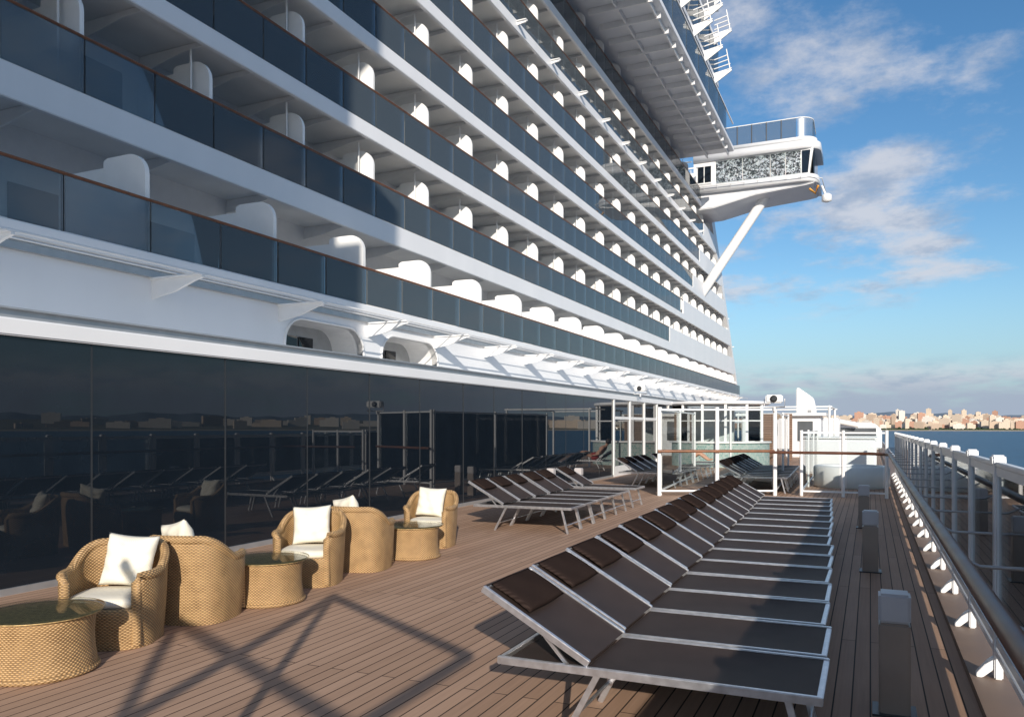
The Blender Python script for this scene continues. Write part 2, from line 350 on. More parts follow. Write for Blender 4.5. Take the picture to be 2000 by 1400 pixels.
for z in(28.4,31.4,34.4):
    MB().box(XB-4,-10.9,20,64,z,z+.3).obj('top_deck_slab',WH,ship)
    for i in range(6):
        mb=MB()
        for q in range(4): mb.tube([(-10.9,42+4*i,z+.3+q*.35),(-9.6-.1*q,42+4*i,z+.5+q*.35)],.045,6)
        mb.prism([(-10.9,z-.5),(-9.6,z+.3),(-9.6,z+.4),(-10.9,z+.3)],'y',41.95+4*i,42.05+4*i)
        mb.tube([(-9.7,42+4*i,z+.3),(-10.0,42+4*i,z+2)],.045,6)
        mb.obj('deck_edge_bracket',WH2,ship)
for i in range(11): MB().box(-10.95,-10.9,20+4*i,23.8+4*i,28.7,31.3).obj('top_deck_glass',BG,ship)
MB().box(XB-8,XB-2,15,70,25.3,34).obj('upper_house',WH,ship)
# ---------------------------------------------------------------- bridge wing
bw=thing('bridge_wing','white cantilevered bridge wing with mirrored windows and diagonal strut','bridge wing',(-14.4,77,21.6))
o=Vector((-14.4,77,21.6))
def W(mb,name,m,par,bevel=0,smooth=False):
    for v in mb.bm.verts: v.co-=o
    return mb.obj(name,m,par,bevel,smooth)
yA,yB=74.3,80
def planR(x0,x1,r,n=10):
    p=[(x0,yA),(x1-r,yA)]
    for k in range(1,n+1):
        a=R(-90+90*k/n);p.append((x1-r+r*math.cos(a),yA+r+r*math.sin(a)))
    p+=[(x1,yB),(x0,yB)];return p
mb=MB();mb.prism([(-16,21.8),(-13.2,21.9),(-9.5,22.7),(-5.2,23.05),(-4.6,23.15),(-4.4,23.3),(-16,23.3)],'y',yA+.5,yB);W(mb,'wing_hull',WH,bw,.1)
mb=MB();mb.prism(planR(-16,-4.15,1.6),'z',23.28,23.95,True);W(mb,'wing_sill',WH,bw)
mb=MB();mb.prism([(-15,23.9),(-4.9,23.85),(-4.55,26.2),(-15,26.2)],'y',yA+.25,yB-.2);W(mb,'wing_cabin',WH2,bw)
mb=MB();mb.prism(planR(-15,-4.0,1.5),'z',26.15,26.85,True);mb.prism(planR(-12.6,-4.3,1.3),'z',26.85,27.2,True);W(mb,'wing_roof',WH,bw)
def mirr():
    m,n,l,b=nt('mirror_window_painted_glitter');b.inputs['Metallic'].default_value=.85;b.inputs['Roughness'].default_value=.12
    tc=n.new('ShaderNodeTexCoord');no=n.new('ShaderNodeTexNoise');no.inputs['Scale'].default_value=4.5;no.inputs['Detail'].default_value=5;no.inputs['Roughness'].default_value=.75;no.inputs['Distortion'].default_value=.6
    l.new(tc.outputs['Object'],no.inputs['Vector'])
    r=n.new('ShaderNodeValToRGB');r.color_ramp.elements[0].position=.47;r.color_ramp.elements[1].position=.56;r.color_ramp.elements[0].color=(.06,.08,.09,1);r.color_ramp.elements[1].color=(.88,.92,.92,1)  # noise speckle paints the sea glitter reflected in the panes
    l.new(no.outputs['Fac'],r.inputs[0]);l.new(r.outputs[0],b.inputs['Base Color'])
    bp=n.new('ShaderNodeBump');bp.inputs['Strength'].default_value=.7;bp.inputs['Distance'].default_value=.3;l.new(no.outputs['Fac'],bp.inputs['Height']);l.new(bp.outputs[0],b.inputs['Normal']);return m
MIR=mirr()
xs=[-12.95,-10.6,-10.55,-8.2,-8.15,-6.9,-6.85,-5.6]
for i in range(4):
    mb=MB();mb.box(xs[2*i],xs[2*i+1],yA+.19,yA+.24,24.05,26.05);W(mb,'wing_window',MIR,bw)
mb=MB();mb.box(-14.6,-13.4,yA+.19,yA+.24,24.2,25.7);wn=W(mb,'cabin_window',WG,bw)
mb=MB();mb.box(-14.05,-13.98,yA+.12,yA+.18,24.2,25.7);mb.box(-14.68,-13.32,yA+.12,yA+.18,25.7,25.8);mb.box(-14.68,-13.32,yA+.12,yA+.18,24.1,24.2);W(mb,'window_frame',WH2,wn)
mb=MB();mb.prism([(-5.5,24.05),(-5.0,24.05),(-4.8,26.0),(-5.5,26.0)],'y',yA+.18,yA+.24);W(mb,'corner_window',WG,bw)
mb=MB();mb.prism([(yA+.5,24),(yB-.5,24),(yB-.5,26),(yA+.5,26)],'x',-4.6,-4.48);W(mb,'end_window',WG,bw)
for i in range(5):
    mb=MB();mb.box(-12.3+1.27*i,-12.3+1.27*i+1.22,yA+.25,yA+.3,27.25,28.9);W(mb,'windscreen_panel',SG,bw)
    mb=MB();mb.tube([(-12.33+1.27*i,yA+.27,27.2),(-12.33+1.27*i,yA+.27,29.0)],.05,6);W(mb,'windscreen_post',DK,bw)
pl=[(p[0]-.02,p[1]) for p in planR(-5.95,-4.6,1.25)][1:-2]
mb=MB();V=[[mb.bm.verts.new((p[0],p[1]+.27,z)) for z in(27.25,28.9)] for p in pl]
for a,b in zip(V,V[1:]):
    fc=mb.bm.faces.new((a[0],b[0],b[1],a[1]));fc.smooth=True
W(mb,'curved_windscreen',CSG,bw)
mb=MB();mb.prism([(yA+1.6,27.3),(yB-.5,27.3),(yB-.5,28.9),(yA+1.6,28.9)],'x',-4.7,-4.65);W(mb,'windscreen_panel',SG,bw)
mb=MB();mb.tube([(-12.4,yA+.27,28.98)]+[(p[0],p[1]+.27,28.98) for p in pl]+[(-4.67,yB-.5,28.98)],.05,6);W(mb,'windscreen_rail',WH2,bw)
mb=MB();mb.tube([(-12.4,yA+.1,28.2),(-13.2,yA+.1,28.2),(-13.2,yA+.1,26.9)],.04,6);W(mb,'ladder_rail',WH2,bw)
mb=MB();mb.tube([(-15,76.4,13.75),(-8.7,77,23.2)],.44,24);W(mb,'diagonal_strut',WH2,bw)
mb=MB()
for i in range(8): mb.tube([(-14+1.2*i,yA-.35,23.75),(-14+1.2*i,yA,23.5)],.03,5)
mb.tube([(-14.5,yA-.35,23.75),(-5.4,yA-.35,23.65),(-3.9,yA+1,23.6),(-3.8,yB,23.6)],.04,6);W(mb,'grab_rail',WH2,bw)
mb=MB();mb.tube([(-3.9,75.2,22.9),(-3.6,75.2,22.1)],.1,8);mb.lathe([(.15,0),(.42,.1),(.42,.6),(.2,.75)],(-3.5,75.2,21.4),16);W(mb,'search_light',WH2,bw)
mb=MB();mb.tube([(-4.9,75,22.7),(-4.4,74.9,22.2),(-4.2,75,22.9)],.12,6);W(mb,'orange_float',mat('orange_plastic',(.7,.32,.04),.5),bw)
# ---------------------------------------------------------------- lounge glass wall
XW=-7.95
lw=thing('lounge_glass_wall','long wall of dark tinted floor-to-ceiling windows under a white fascia','glass wall',(XW,13,0))
def LW(mb,name,m,par=None,bevel=0):
    for v in mb.bm.verts: v.co-=Vector((XW,13,0))
    return mb.obj(name,m,par or lw,bevel)
edges=[-8,-5.6,-3.2,-.8,1.6,4.0,6.35,8.65]
for u in(228,440,600,722,820,905,965,1020,1066,1105,1140,1170,1197):
    D=7.95/(ST-(u-1000)/F*CT);edges.append(D*(CT+(u-1000)/F*ST))
edges=sorted(e for e in edges if e<1.7 or e>7.5)
e2=[edges[0]]
for e in edges[1:]:
    while e-e2[-1]>3.2: e2.append(e2[-1]+2.3)
    if e-e2[-1]>.8:e2.append(e)
edges=e2
for a,b in zip(edges,edges[1:]):
    mb=MB();t=random.uniform(-.005,.005)
    mb.prism([(XW+t,a+.012),(XW-t,b-.012),(XW-t-.02,b-.012),(XW+t-.02,a+.012)],'z',.06,2.66);LW(mb,'window_pane',WG)
    mb=MB();mb.box(XW-.05,XW+.004,b-.012,b+.012,.0,2.66);LW(mb,'mullion',DK)
yE=edges[-1]
mb=MB();mb.box(XW-.04,XW+.03,edges[0],yE,0,.07);LW(mb,'sill_strip',GR)
mb=MB();mb.box(XW-.3,XW+.06,-8,60,2.62,2.80);LW(mb,'fascia',WH,None,.015)
mb=MB();mb.box(XW-4.3,XW-.3,-8,60,2.66,2.78);LW(mb,'roof',SOF)
mb=MB();mb.box(XW-.75,XW-.68,-8,60,2.8,2.99);mb.box(XW-.77,XW-.6,-8,60,2.99,3.01);LW(mb,'roof_upstand',GR)
mb=MB();mb.box(XW-.6,XW-.5,-8,60,0,2.6);LW(mb,'lounge_interior',DK)
yy=yE
while yy<58:
    mb=MB();mb.box(XW-.06,XW+.04,yy,yy+.12,0,2.62);LW(mb,'white_window_post',WH2)
    for z0,z1 in((0,.35),(1.95,2.05)):
        mb=MB();mb.box(XW-.05,XW+.02,yy+.12,yy+2,z0,z1);LW(mb,'white_window_rail',WH2)
    for z0,z1 in((.35,1.95),(2.05,2.62)):
        mb=MB();mb.box(XW-.03,XW-.01,yy+.12,yy+2,z0,z1);LW(mb,'framed_pane',WG)
    yy+=2
def floodlight(name,label,p,pole):
    t=thing(name,label,'floodlight',p)
    mb=MB();mb.box(-.2,.2,-.13,.1,0,.2);mb.obj('lamp_housing',WH2,t,bevel=.03)
    mb=MB();mb.lathe([(.08,0),(.085,.03),(.05,.05)],n=16);
    for v in mb.bm.verts: v.co=Vector((v.co.x,-.13-v.co.z,v.co.y+.1))
    mb.obj('lamp_lens',DK,t)
    mb=MB();mb.tube([(-.24,0,.1),(-.24,0,-.1),(.24,0,-.1),(.24,0,.1)],.015,6);mb.tube([(0,0,-.1),(0,0,-.1-pole)],.03,8);mb.obj('lamp_bracket',WH2,t)
    return t
floodlight('floodlight','small white floodlight mounted on the fascia of the dark glass wall',(XW+.25,28.6,3.0),.1)
# ---------------------------------------------------------------- armchairs
def rp(a,n=3.0):
    return (abs(math.cos(a))**n+abs(math.sin(a))**n)**(-1/n)
def hgt(a):
    d=abs(math.degrees(a))
    if d<34: return .745
    if d<95: 
        t=(d-34)/61;return .745-.185*(t*t*(3-2*t))
    if d<132: return .56
    if d<140:
        t=(d-132)/8;return .56-.245*t
    return .315
def make_chair():
    t=thing('wicker_armchair','','armchair')
    NA=144;mb=MB()
    prof=[(0,.92),(.08,.925),(.2,.94),(.4,.965),(.65,.985),(.85,1.0),(.96,.99),(1.0,.955),(1.0,.90),(.96,.87),(.7,.86),(.35,.85)]
    def fn(i,j):
        a=-math.pi+2*math.pi*i;q=int(round(j*(len(prof)-1)));f,s=prof[q];h=hgt(a)
        if q>=9: z=.27+(h-.27)*max(0,(f-.35)/.65)
        else: z=h*f
        r=.366*rp(a)*s
        return Vector((r*math.sin(a),r*math.cos(a),z))
    mb.grid(fn,NA,len(prof)-1,True,True);mb.obj('wicker_shell',WK,t)
    pts=[]
    def rim(d,z=None):
        a=R(d);r=.366*rp(a)*.94;return (r*math.sin(a),r*math.cos(a),(hgt(R(min(131,abs(d))))-.012) if z is None else z)
    for z in(.03,.15,.3,.42,.50): pts.append(rim(-137,z))
    for k in range(-33,34): pts.append(rim(k*4))
    for z in(.50,.42,.3,.15,.03): pts.append(rim(137,z))
    MB().tube(pts,.037,12).obj('rolled_rim',WK,t)
    mb=MB();mb.lathe([(.32,.24),(.325,.27)],n=40);mb.obj('seat_base',WK,t)
    def cu(sgn):
        def g(i,j):
            a=2*math.pi*i;r=.305*rp(a,4)*j
            e=(1-j**6);return Vector((r*math.sin(a),r*math.cos(a)-.03,.345+sgn*.052*max(0,e)**.5))
        return g
    mb=MB();mb.grid(cu(1),40,12,True,True);mb.grid(cu(-1),40,12,True,True);bmesh.ops.remove_doubles(mb.bm,verts=mb.bm.verts,dist=.0004);mb.obj('seat_cushion',CREAM,t,smooth=True)
    return t
def pillow_mesh(s=.43,th=.075):
    mb=MB()
    for sg in(1,-1):
        def fn(i,j):
            x=(i-.5)*2;y=(j-.5)*2;b=max(0,(1-x**4)*(1-y**4))**.6
            px=x*(1-.08*(1-y*y));py=y*(1-.08*(1-x*x))
            w=(.009*math.sin(7*x+3*y)+.008*math.sin(11*y-5*x*x))*b
            return Vector((px*s/2,sg*(th*b+w),py*s/2))
        mb.grid(fn,22,22)
    bmesh.ops.remove_doubles(mb.bm,verts=mb.bm.verts,dist=.0006)
    return mb.mesh('pillow',CREAM,smooth=True)
PIL=pillow_mesh()
ch0=make_chair()
GC='wicker tub armchairs along the glass wall'
ch=[((-5.50,4.50,0),30,'wicker tub armchair facing the camera beside the nearest wicker table'),
    ((-5.50,5.36,0),195,'wicker tub armchair turned away, back to back with the nearest chair'),
    ((-5.60,7.05,0),22,'wicker tub armchair behind the middle wicker table, facing the camera'),
    ((-5.60,8.02,0),192,'wicker tub armchair seen from behind, between the middle and farthest tables'),
    ((-5.75,9.95,0),15,'wicker tub armchair behind the farthest wicker table, next to the loungers')]
pl=['large cream cushion leaning in the nearest wicker armchair','cream cushion poking up behind the back of the second wicker armchair','cream cushion standing in the middle camera-facing wicker armchair','cream cushion showing its corner over the fourth wicker armchair','cream cushion in the farthest wicker armchair']
for i,(p,a,lb) in enumerate(ch):
    if i==0: c=ch0;c.location=p;c.rotation_euler=(0,0,R(a));c['label']=lb
    else: c=copytree(ch0,p,R(a),lb)
    c['group']=GC
    q=bpy.data.objects.new('pillow',PIL);C.objects.link(q);tag(q,pl[i],'cushion','cream cushions on the wicker armchairs')
    off={0:(.06,.14),1:(.13,.05),2:(-.02,.14),3:(.14,.05),4:(-.04,.14)}[i]
    M=Matrix.Rotation(R(a),3,'Z')@Vector((off[0],off[1],0))
    q.location=(p[0]+M.x,p[1]+M.y,.61 if i not in(1,3) else .65);q.rotation_euler=(R(-16),R([4,12,-3,12,3][i]),R(a+[-8,-30,4,-30,-6][i]))
def make_table():
    t=thing('wicker_table','','coffee table')
    MB().lathe([(.345,0),(.352,.02),(.348,.06),(.335,.15),(.33,.25),(.336,.35),(.352,.395),(.345,.401)],n=64).obj('wicker_drum',WK,t)
    MB().tube([(.352*math.cos(2*math.pi*k/48),.352*math.sin(2*math.pi*k/48),.022) for k in range(48)],.018,8,True).obj('base_ring',WK,t)
    MB().lathe([(.345,.4025),(.385,.405),(.383,.411)],n=64).obj('woven_rim',TAN,t)
    MB().lathe([(.398,.416),(.402,.418),(.402,.427),(.398,.430)],n=64).obj('glass_top',TBG,t)
    return t
t0=make_table()
for i,(p,lb) in enumerate([((-5.27,3.72,0),'round wicker coffee table with glass top nearest the camera'),((-5.38,6.12,0),'round wicker glass-topped table between second and third armchairs'),((-5.46,8.97,0),'round wicker glass-topped table farthest from the camera, before the last armchair')]):
    if i==0: t=t0;t.location=p;t['label']=lb
    else: t=copytree(t0,p,0,lb)
    t['group']='wicker coffee tables'
# ---------------------------------------------------------------- loungers
def make_lounger():
    t=thing('sun_lounger','','sun lounger');w=.345;zt=.42
    mb=MB()
    for s in(-1,1):
        mb.box(-1.70,0,s*w-.014,s*w+.014,zt-.044,zt)
    mb.box(-.03,0,-w+.015,w-.015,zt-.042,zt-.006);mb.box(-1.70,-1.67,-w+.015,w-.015,zt-.042,zt-.006);mb.box(-1.2,-1.17,-w+.015,w-.015,zt-.044,zt-.028)
    mb.obj('frame',ALU,t,bevel=.004)
    for s in(-1,1):
        MB().bar((-.16,s*(w-.01),zt-.04),(-.06,s*(w-.01),0),.032,.022,(0,1,0)).obj('leg',ALU,t)
        MB().bar((-1.12,s*(w-.01),zt-.04),(-1.32,s*(w-.01),0),.032,.022,(0,1,0)).obj('leg',ALU,t)
    MB().tube([(-.09,-w,.13),(-.09,w,.13)],.011,6).obj('leg_brace',ALU,t)
    MB().tube([(-1.27,-w,.12),(-1.27,w,.12)],.011,6).obj('leg_brace',ALU,t)
    n=w-.016
    MB().grid(lambda i,j:Vector((-.03-1.15*i,-n+2*n*j,zt-.006-.022*math.sin(math.pi*i)**.5*math.sin(math.pi*j)**.7)),12,8).obj('seat_sling',BR,t)
    MB().box(-1.66,-1.21,-n,n,zt-.03,zt-.024).obj('lower_sling',BR,t)
    hx,hz_=-1.17,zt+.012;tx,tz=-1.80,.785
    mb=MB()
    for s in(-1,1): mb.bar((hx,s*(w-.012),hz_),(tx,s*(w-.012),tz),.026,.04,(0,0,1))
    mb.bar((tx+.01,-w+.02,tz-.01),(tx+.01,w-.02,tz-.01),.03,.03);mb.obj('backrest_frame',ALU,t,bevel=.004)
    MB().grid(lambda i,j:Vector((hx+(tx-hx)*i,(-n+.01)+2*(n-.01)*j,hz_+.012+(tz-hz_)*i-.03*math.sin(math.pi*i)**.6*math.sin(math.pi*j)**.7)),12,8).obj('backrest_sling',BR,t)
    for s in(-1,1):
        mb=MB();mb.bar((-1.48,s*(w-.04),.60),(-1.27,s*(w-.04),zt-.05),.012,.02);mb.obj('prop_arm',ALU,t)
    d=Vector((tx-hx,0,tz-hz_)).normalized();nn=Vector((d.z,0,-d.x));
    if nn.z<0: nn=-nn
    def pf(sg):
        def fn(i,j):
            x=(i-.5)*2;y=(j-.5)*2;b=max(0,(1-x**8)*(1-y**8))**.5
            c=Vector((tx,0,tz))-d*.15+nn*(.028)
            return c+d*(x*.145*(1-.03*y*y))+Vector((0,y*.275,0))+nn*(sg*.019*b-.006*x*x+.002*math.sin(5*y+2*x))
        return fn
    mb=MB();mb.grid(pf(1),16,20);mb.grid(pf(-1),16,20);bmesh.ops.remove_doubles(mb.bm,verts=mb.bm.verts,dist=.0004);mb.obj('headrest_pillow',BRP,t,smooth=True)
    return t
L0=make_lounger();first=True
ORD=['first','second','third','fourth','fifth','sixth','seventh','eighth','ninth','tenth','eleventh','twelfth','thirteenth','fourteenth','fifteenth','sixteenth','seventeenth']
def lounger(x,y,rz,label,group):
    global first
    if first: t=L0;first=False;t.location=(x,y,0);t.rotation_euler=(0,0,rz);t['label']=label
    else: t=copytree(L0,(x,y,0),rz,label)
    t['group']=group
for i in range(15):
    y=4.39+.755*i
    lounger(-.185-.038*(y-4)+random.uniform(-.012,.012),y,R(random.uniform(-.7,.7)),('nearest brown sun lounger, in front of the long row along the rail' if i==0 else ORD[i]+' brown sun lounger from the camera in the long row along the rail'),'sun loungers in the long row along the rail')
for i,y in enumerate([12.2,12.95,13.72,14.5,15.25,16.6]):
    lounger(-4.32-.03*i,y,R(random.uniform(-2,2)),ORD[i]+' brown sun lounger of the six standing by the dark glass wall','sun loungers by the glass wall')
for i,y in enumerate([22.3,23.1,23.9,24.8,26.3,27.1]):
    lounger(-4.85,y,R(random.uniform(-3,3)),ORD[i]+' sun lounger from the camera in the group left behind the white screen posts','sun loungers behind the screen posts')
for i,y in enumerate([21.6,22.4,23.2,24.0,24.8,25.6,26.5,27.4]):
    lounger(-1.9-.03*i,y,R(random.uniform(-2,2)),ORD[i]+' sun lounger from the camera in the right row seen through the glass screen','sun loungers behind the glass screen')
# ---------------------------------------------------------------- bollards
bolls=[((.13,5.27),'nearest deck bollard with a pale cube head beside the long lounger row'),((.0,10.28),'second deck bollard with a pale head from the camera'),((-.10,14.65),'third deck bollard from the camera by the lounger row end'),((-6.35,18.0),'deck bollard by the wall loungers in front of the screen post'),((-6.9,17.6),'left one of the two deck bollards near the glass wall')]
def make_boll():
    t=thing('deck_bollard','','bollard');MB().box(-.085,.085,-.085,.085,0,.54).obj('post',BRZ,t,bevel=.01)
    MB().box(-.087,.087,-.087,.087,.542,.715).obj('lamp_head',OPAL,t,bevel=.014)
    MB().box(-.12,.12,-.12,.12,0,.012).obj('base_plate',DK,t);return t
b0=make_boll()
for i,(p,lb) in enumerate(bolls):
    if i==0: b=b0;b.location=(*p,0);b['label']=lb
    else: b=copytree(b0,(*p,0),0,lb)
    b['group']='deck bollard lights'
# ---------------------------------------------------------------- windbreak rail
wb=thing('windbreak_railing','white post and glass windbreak with dark varnished handrail on the sea side','railing',(.75,12,0))
def WB(mb,name,m,par=None,bevel=0):
    for v in mb.bm.verts: v.co-=Vector((.75,12,0))
    return mb.obj(name,m,par or wb,bevel)
XR=.76;PT=1.45;ys=[-1.2+PT*i for i in range(22)]
for y in ys:
    mb=MB();mb.box(XR-.025,XR+.025,y-.05,y+.05,.06,1.47);p=WB(mb,'post',WH2,None,.008)
    mb=MB();mb.prism([(y-.07,1.45),(y+.07,1.45),(y+.07,1.49),(y+.05,1.515),(y-.05,1.515),(y-.07,1.49)],'x',XR-.04,XR+.04);WB(mb,'post_cap',WH2,p,.01)
    mb=MB();mb.prism([(.735,.12),(.67,.06),(.635,.06),(.635,.085),(.70,.17),(.735,.20)],'y',y-.03,y+.03);WB(mb,'foot_bracket',WH2,p,.004)
    mb=MB();mb.tube([(XR-.03,y,1.0),(.50,y,1.0),(.38,y,1.06)],.010,6);WB(mb,'rail_bracket',GR,p)
    if y<ys[-1]:
        a=y+.055;b=y+PT-.055
        mb=MB();mb.box(XR-.005,XR+.005,a+.045,b-.045,.34,1.385);g=WB(mb,'glass_panel',RG)
        mb=MB()
        for c in((a,a+.045,.28,1.44),(b-.045,b,.28,1.44),(a+.045,b-.045,.28,.34),(a+.045,b-.045,1.385,1.44)): mb.box(XR-.018,XR+.018,*c)
        WB(mb,'panel_frame',WH2,g)
mb=MB();mb.box(XR-.024,XR+.024,ys[0],ys[-1],1.442,1.472);WB(mb,'top_rail',WH2,None,.006)
mb=MB();mb.box(XR-.022,XR+.022,ys[0],ys[-1],.22,.26);WB(mb,'bottom_rail',WH2)
P=[(.37,y,1.1) for y in(-3,0,5,10,15,18.6)]
for k in range(1,9):
    a=R(90*k/8);P.append((.37-.9+.9*math.cos(a),18.6+.9*math.sin(a),1.1))
P+=[(-1.6,19.5,1.1),(-2.15,19.5,1.1)]
mb=MB();mb.tube(P,.034,14);WB(mb,'handrail',RAILD)
mb=MB();mb.box(.60,1.2,-25,99,.004,.06);mb.obj('deck_kerb',mat('kerb_brown',(.22,.15,.11),.6))['kind']='structure'
MB().box(1.21,1.3,-30,100,-17.9,.02).obj('hull_side',WH)['kind']='structure'
# ---------------------------------------------------------------- cross screens
def screen(par,org,p0,p1,z1,n,zr=None,pr=.055):
    def SC(mb,name,m,pp=None):
        for v in mb.bm.verts: v.co-=Vector(org)
        return mb.obj(name,m,pp or par)
    p0=Vector(p0);p1=Vector(p1)
    for i in range(n+1):
        p=p0.lerp(p1,i/n);mb=MB();mb.tube([(p.x,p.y,0),(p.x,p.y,z1+.06)],pr,8);SC(mb,'screen_post',WH2)
        if i<n:
            q=p0.lerp(p1,(i+1)/n);d=(q-p).normalized();a=p+d*.08;b=q-d*.08
            mb=MB();mb.bar((a.x,a.y,(z1+.2)/2),(b.x,b.y,(z1+.2)/2),.012,z1-.25);SC(mb,'screen_glass',CG)
            for zz in(z1,.12):
                mb=MB();mb.bar((p.x,p.y,zz),(q.x,q.y,zz),.04,.04);SC(mb,'screen_rail',WH2)
    if zr:
        mb=MB();mb.tube([p0+Vector((0,-.12,zr)),p1+Vector((0,-.12,zr))],.035,10);SC(mb,'teak_handrail',RAILW)
O1=(-3.6,20.3,0)
sc=thing('glass_screen','tall white framed glass screen with teak rail crossing the deck','glass screen',O1)
screen(sc,O1,(-4.75,19.4,0),(-2.15,20.6,0),2.12,2,1.1,.05)
screen(sc,O1,(-4.75,19.55,0),(-5.3,26.5,0),2.12,2,None,.035)
screen(sc,O1,(-2.15,20.75,0),(-2.5,28.0,0),2.05,2,None,.035)
O2=(-.6,20.8,0)
ls=thing('low_glass_screen','low glass fence with white posts between tall screen and sea railing','glass fence',O2)
screen(ls,O2,(-1.55,20.8,0),(.35,20.8,0),1.55,2,None,.04)
screen(ls,O2,(-1.55,20.95,0),(-1.7,30,0),1.55,3,None,.03)
floodlight('floodlight','white floodlight on top of the screen post near the middle of the deck',(-2.15,20.5,2.28),.1)
pg=thing('open_pergola','open white tubular pergola standing behind the glass screen','pergola',(-3,33,0))
for x,y in((-2.0,-1),(1.6,-1),(-2.0,4),(1.6,4)):
    MB().tube([(x,y,0),(x,y,2.45)],.045,8).obj('pergola_post',WH2,pg)
for a,b in(((-2.1,-1,2.45),(1.7,-1,2.45)),((-2.1,4,2.45),(1.7,4,2.45)),((-2.0,-.95,2.47),(-2.0,3.95,2.47)),((1.6,-.95,2.47),(1.6,3.95,2.47))):
    MB().bar(a,b,.05,.05).obj('pergola_beam',WH2,pg)
lk=thing('deck_locker','low solid white deck locker behind the low glass fence','locker',(-.9,31,0))
MB().box(-1.0,1.1,0,2,0,1.25).obj('locker_body',WH,lk,bevel=.06);MB().box(-1.05,1.15,-.05,2.05,1.26,1.32).obj('locker_lid',WH2,lk,bevel=.02)
# ---------------------------------------------------------------- pool bar, slat wall etc
bar=thing('pool_bar','curved turquoise mosaic bar with white framed windows above it','pool bar',(-6.2,36.0,0))
def arc(r,z0,z1,a0,a1,t=.2,n=40):
    mb=MB()
    def fn(i,j):
        a=R(a0+(a1-a0)*i);rr,z=[(r,z0),(r,z1),(r-t,z1),(r-t,z0)][int(round(j*3))];return Vector((rr*math.cos(a),rr*math.sin(a),z))
    mb.grid(fn,n,3,False);return mb
arc(2.3,0,1.0,180,350).obj('mosaic_wall',MOS,bar)
arc(2.4,1.01,1.08,180,350,.45).obj('counter_top',WH2,bar)
for k in range(7):
    a=R(185+26*k);x,y=2.1*math.cos(a),2.1*math.sin(a)
    MB().box(x-.05,x+.05,y-.05,y+.05,1.08,2.65).obj('window_post',WH2,bar)
    if k<6:
        b=R(185+26*(k+1));x2,y2=2.1*math.cos(b),2.1*math.sin(b)
        MB().bar((x,y,1.85),(x2,y2,1.85),.012,1.5).obj('window_glass',CG,bar)
        MB().bar((x,y,1.95),(x2,y2,1.95),.05,.05).obj('window_bar',WH2,bar)
MB().lathe([(2.2,2.65),(2.25,2.68),(2.25,2.76),(2.2,2.78)],n=48).obj('bar_roof',WH,bar)
MB().box(-1.7,.4,2.2,2.35,0,2.6).obj('bar_back_wall',WH2,bar)
sw=MB().box(-1.2,.6,-.08,.08,0,2.35).obj('slat_wall',SLAT,None,loc=(-4.2,42.5,0));tag(sw,'brown timber slat wall between the mosaic bar and floodlight post','wall')
dh=thing('deckhouse','white deckhouse frame with dark openings behind the timber slat wall','deckhouse',(-4.5,47,0))
MB().box(-2.2,2.0,0,3,0,2.3).obj('house_body',WH,dh,bevel=.05);MB().box(-2.5,2.3,-.4,3.2,2.3,2.45).obj('house_roof',WH2,dh)
for i in range(3): MB().box(-1.8+1.3*i,-1.0+1.3*i,-.03,-.005,.9,2.0).obj('house_window',DG,dh)
sf=thing('funnel_fin','tall slim white tapering fin rising over the far deck','fin',(-4.2,60,0))
mb=MB();mb.prism([(-.62,0),(.95,0),(.7,3.0),(.55,3.7),(.05,4.1),(-.5,4.5),(-.62,4.4)],'y',0,.5);mb.obj('fin_body',WH,sf,bevel=.06)
MB().box(-1.4,2.2,.5,3,0,2.3).obj('fin_base',WH,sf,bevel=.1)
mb=MB()
for k in range(5): mb.box(.15-.08*(k%2),.4,-.02,-.004,2.7-.28*k,2.88-.28*k)
mb.obj('grey_marking',GR,sf)
sl=thing('slide_housing','low white rounded deck structure beyond the fin at the bow end','deck structure',(-1.6,66,0))
mb=MB();mb.prism([(-2.4,0),(2.4,0),(2.4,1.5),(1.8,2.0),(-2.0,2.05),(-2.4,1.8)],'y',0,6);mb.obj('housing_body',WH,sl,bevel=.1)
MB().tube([(-2.4,-.6,0),(-2.2,-.6,1.4),(-1.6,-.6,2.0),(-.6,-.6,2.1),(.8,-.6,1.8)],.2,12).obj('curved_tube',WH2,sl)
MB().box(-1.8,2.0,-.03,-.004,1.0,1.6).obj('housing_window',DG,sl)
pr=thing('whirlpool_tub','white round whirlpool tub behind the low glass fence','whirlpool',(-.5,24.5,0))
MB().lathe([(.95,0),(1.0,.05),(1.0,.55),(.95,.6),(.8,.6),(.76,.5)],n=40).obj('tub_rim',WH2,pr)
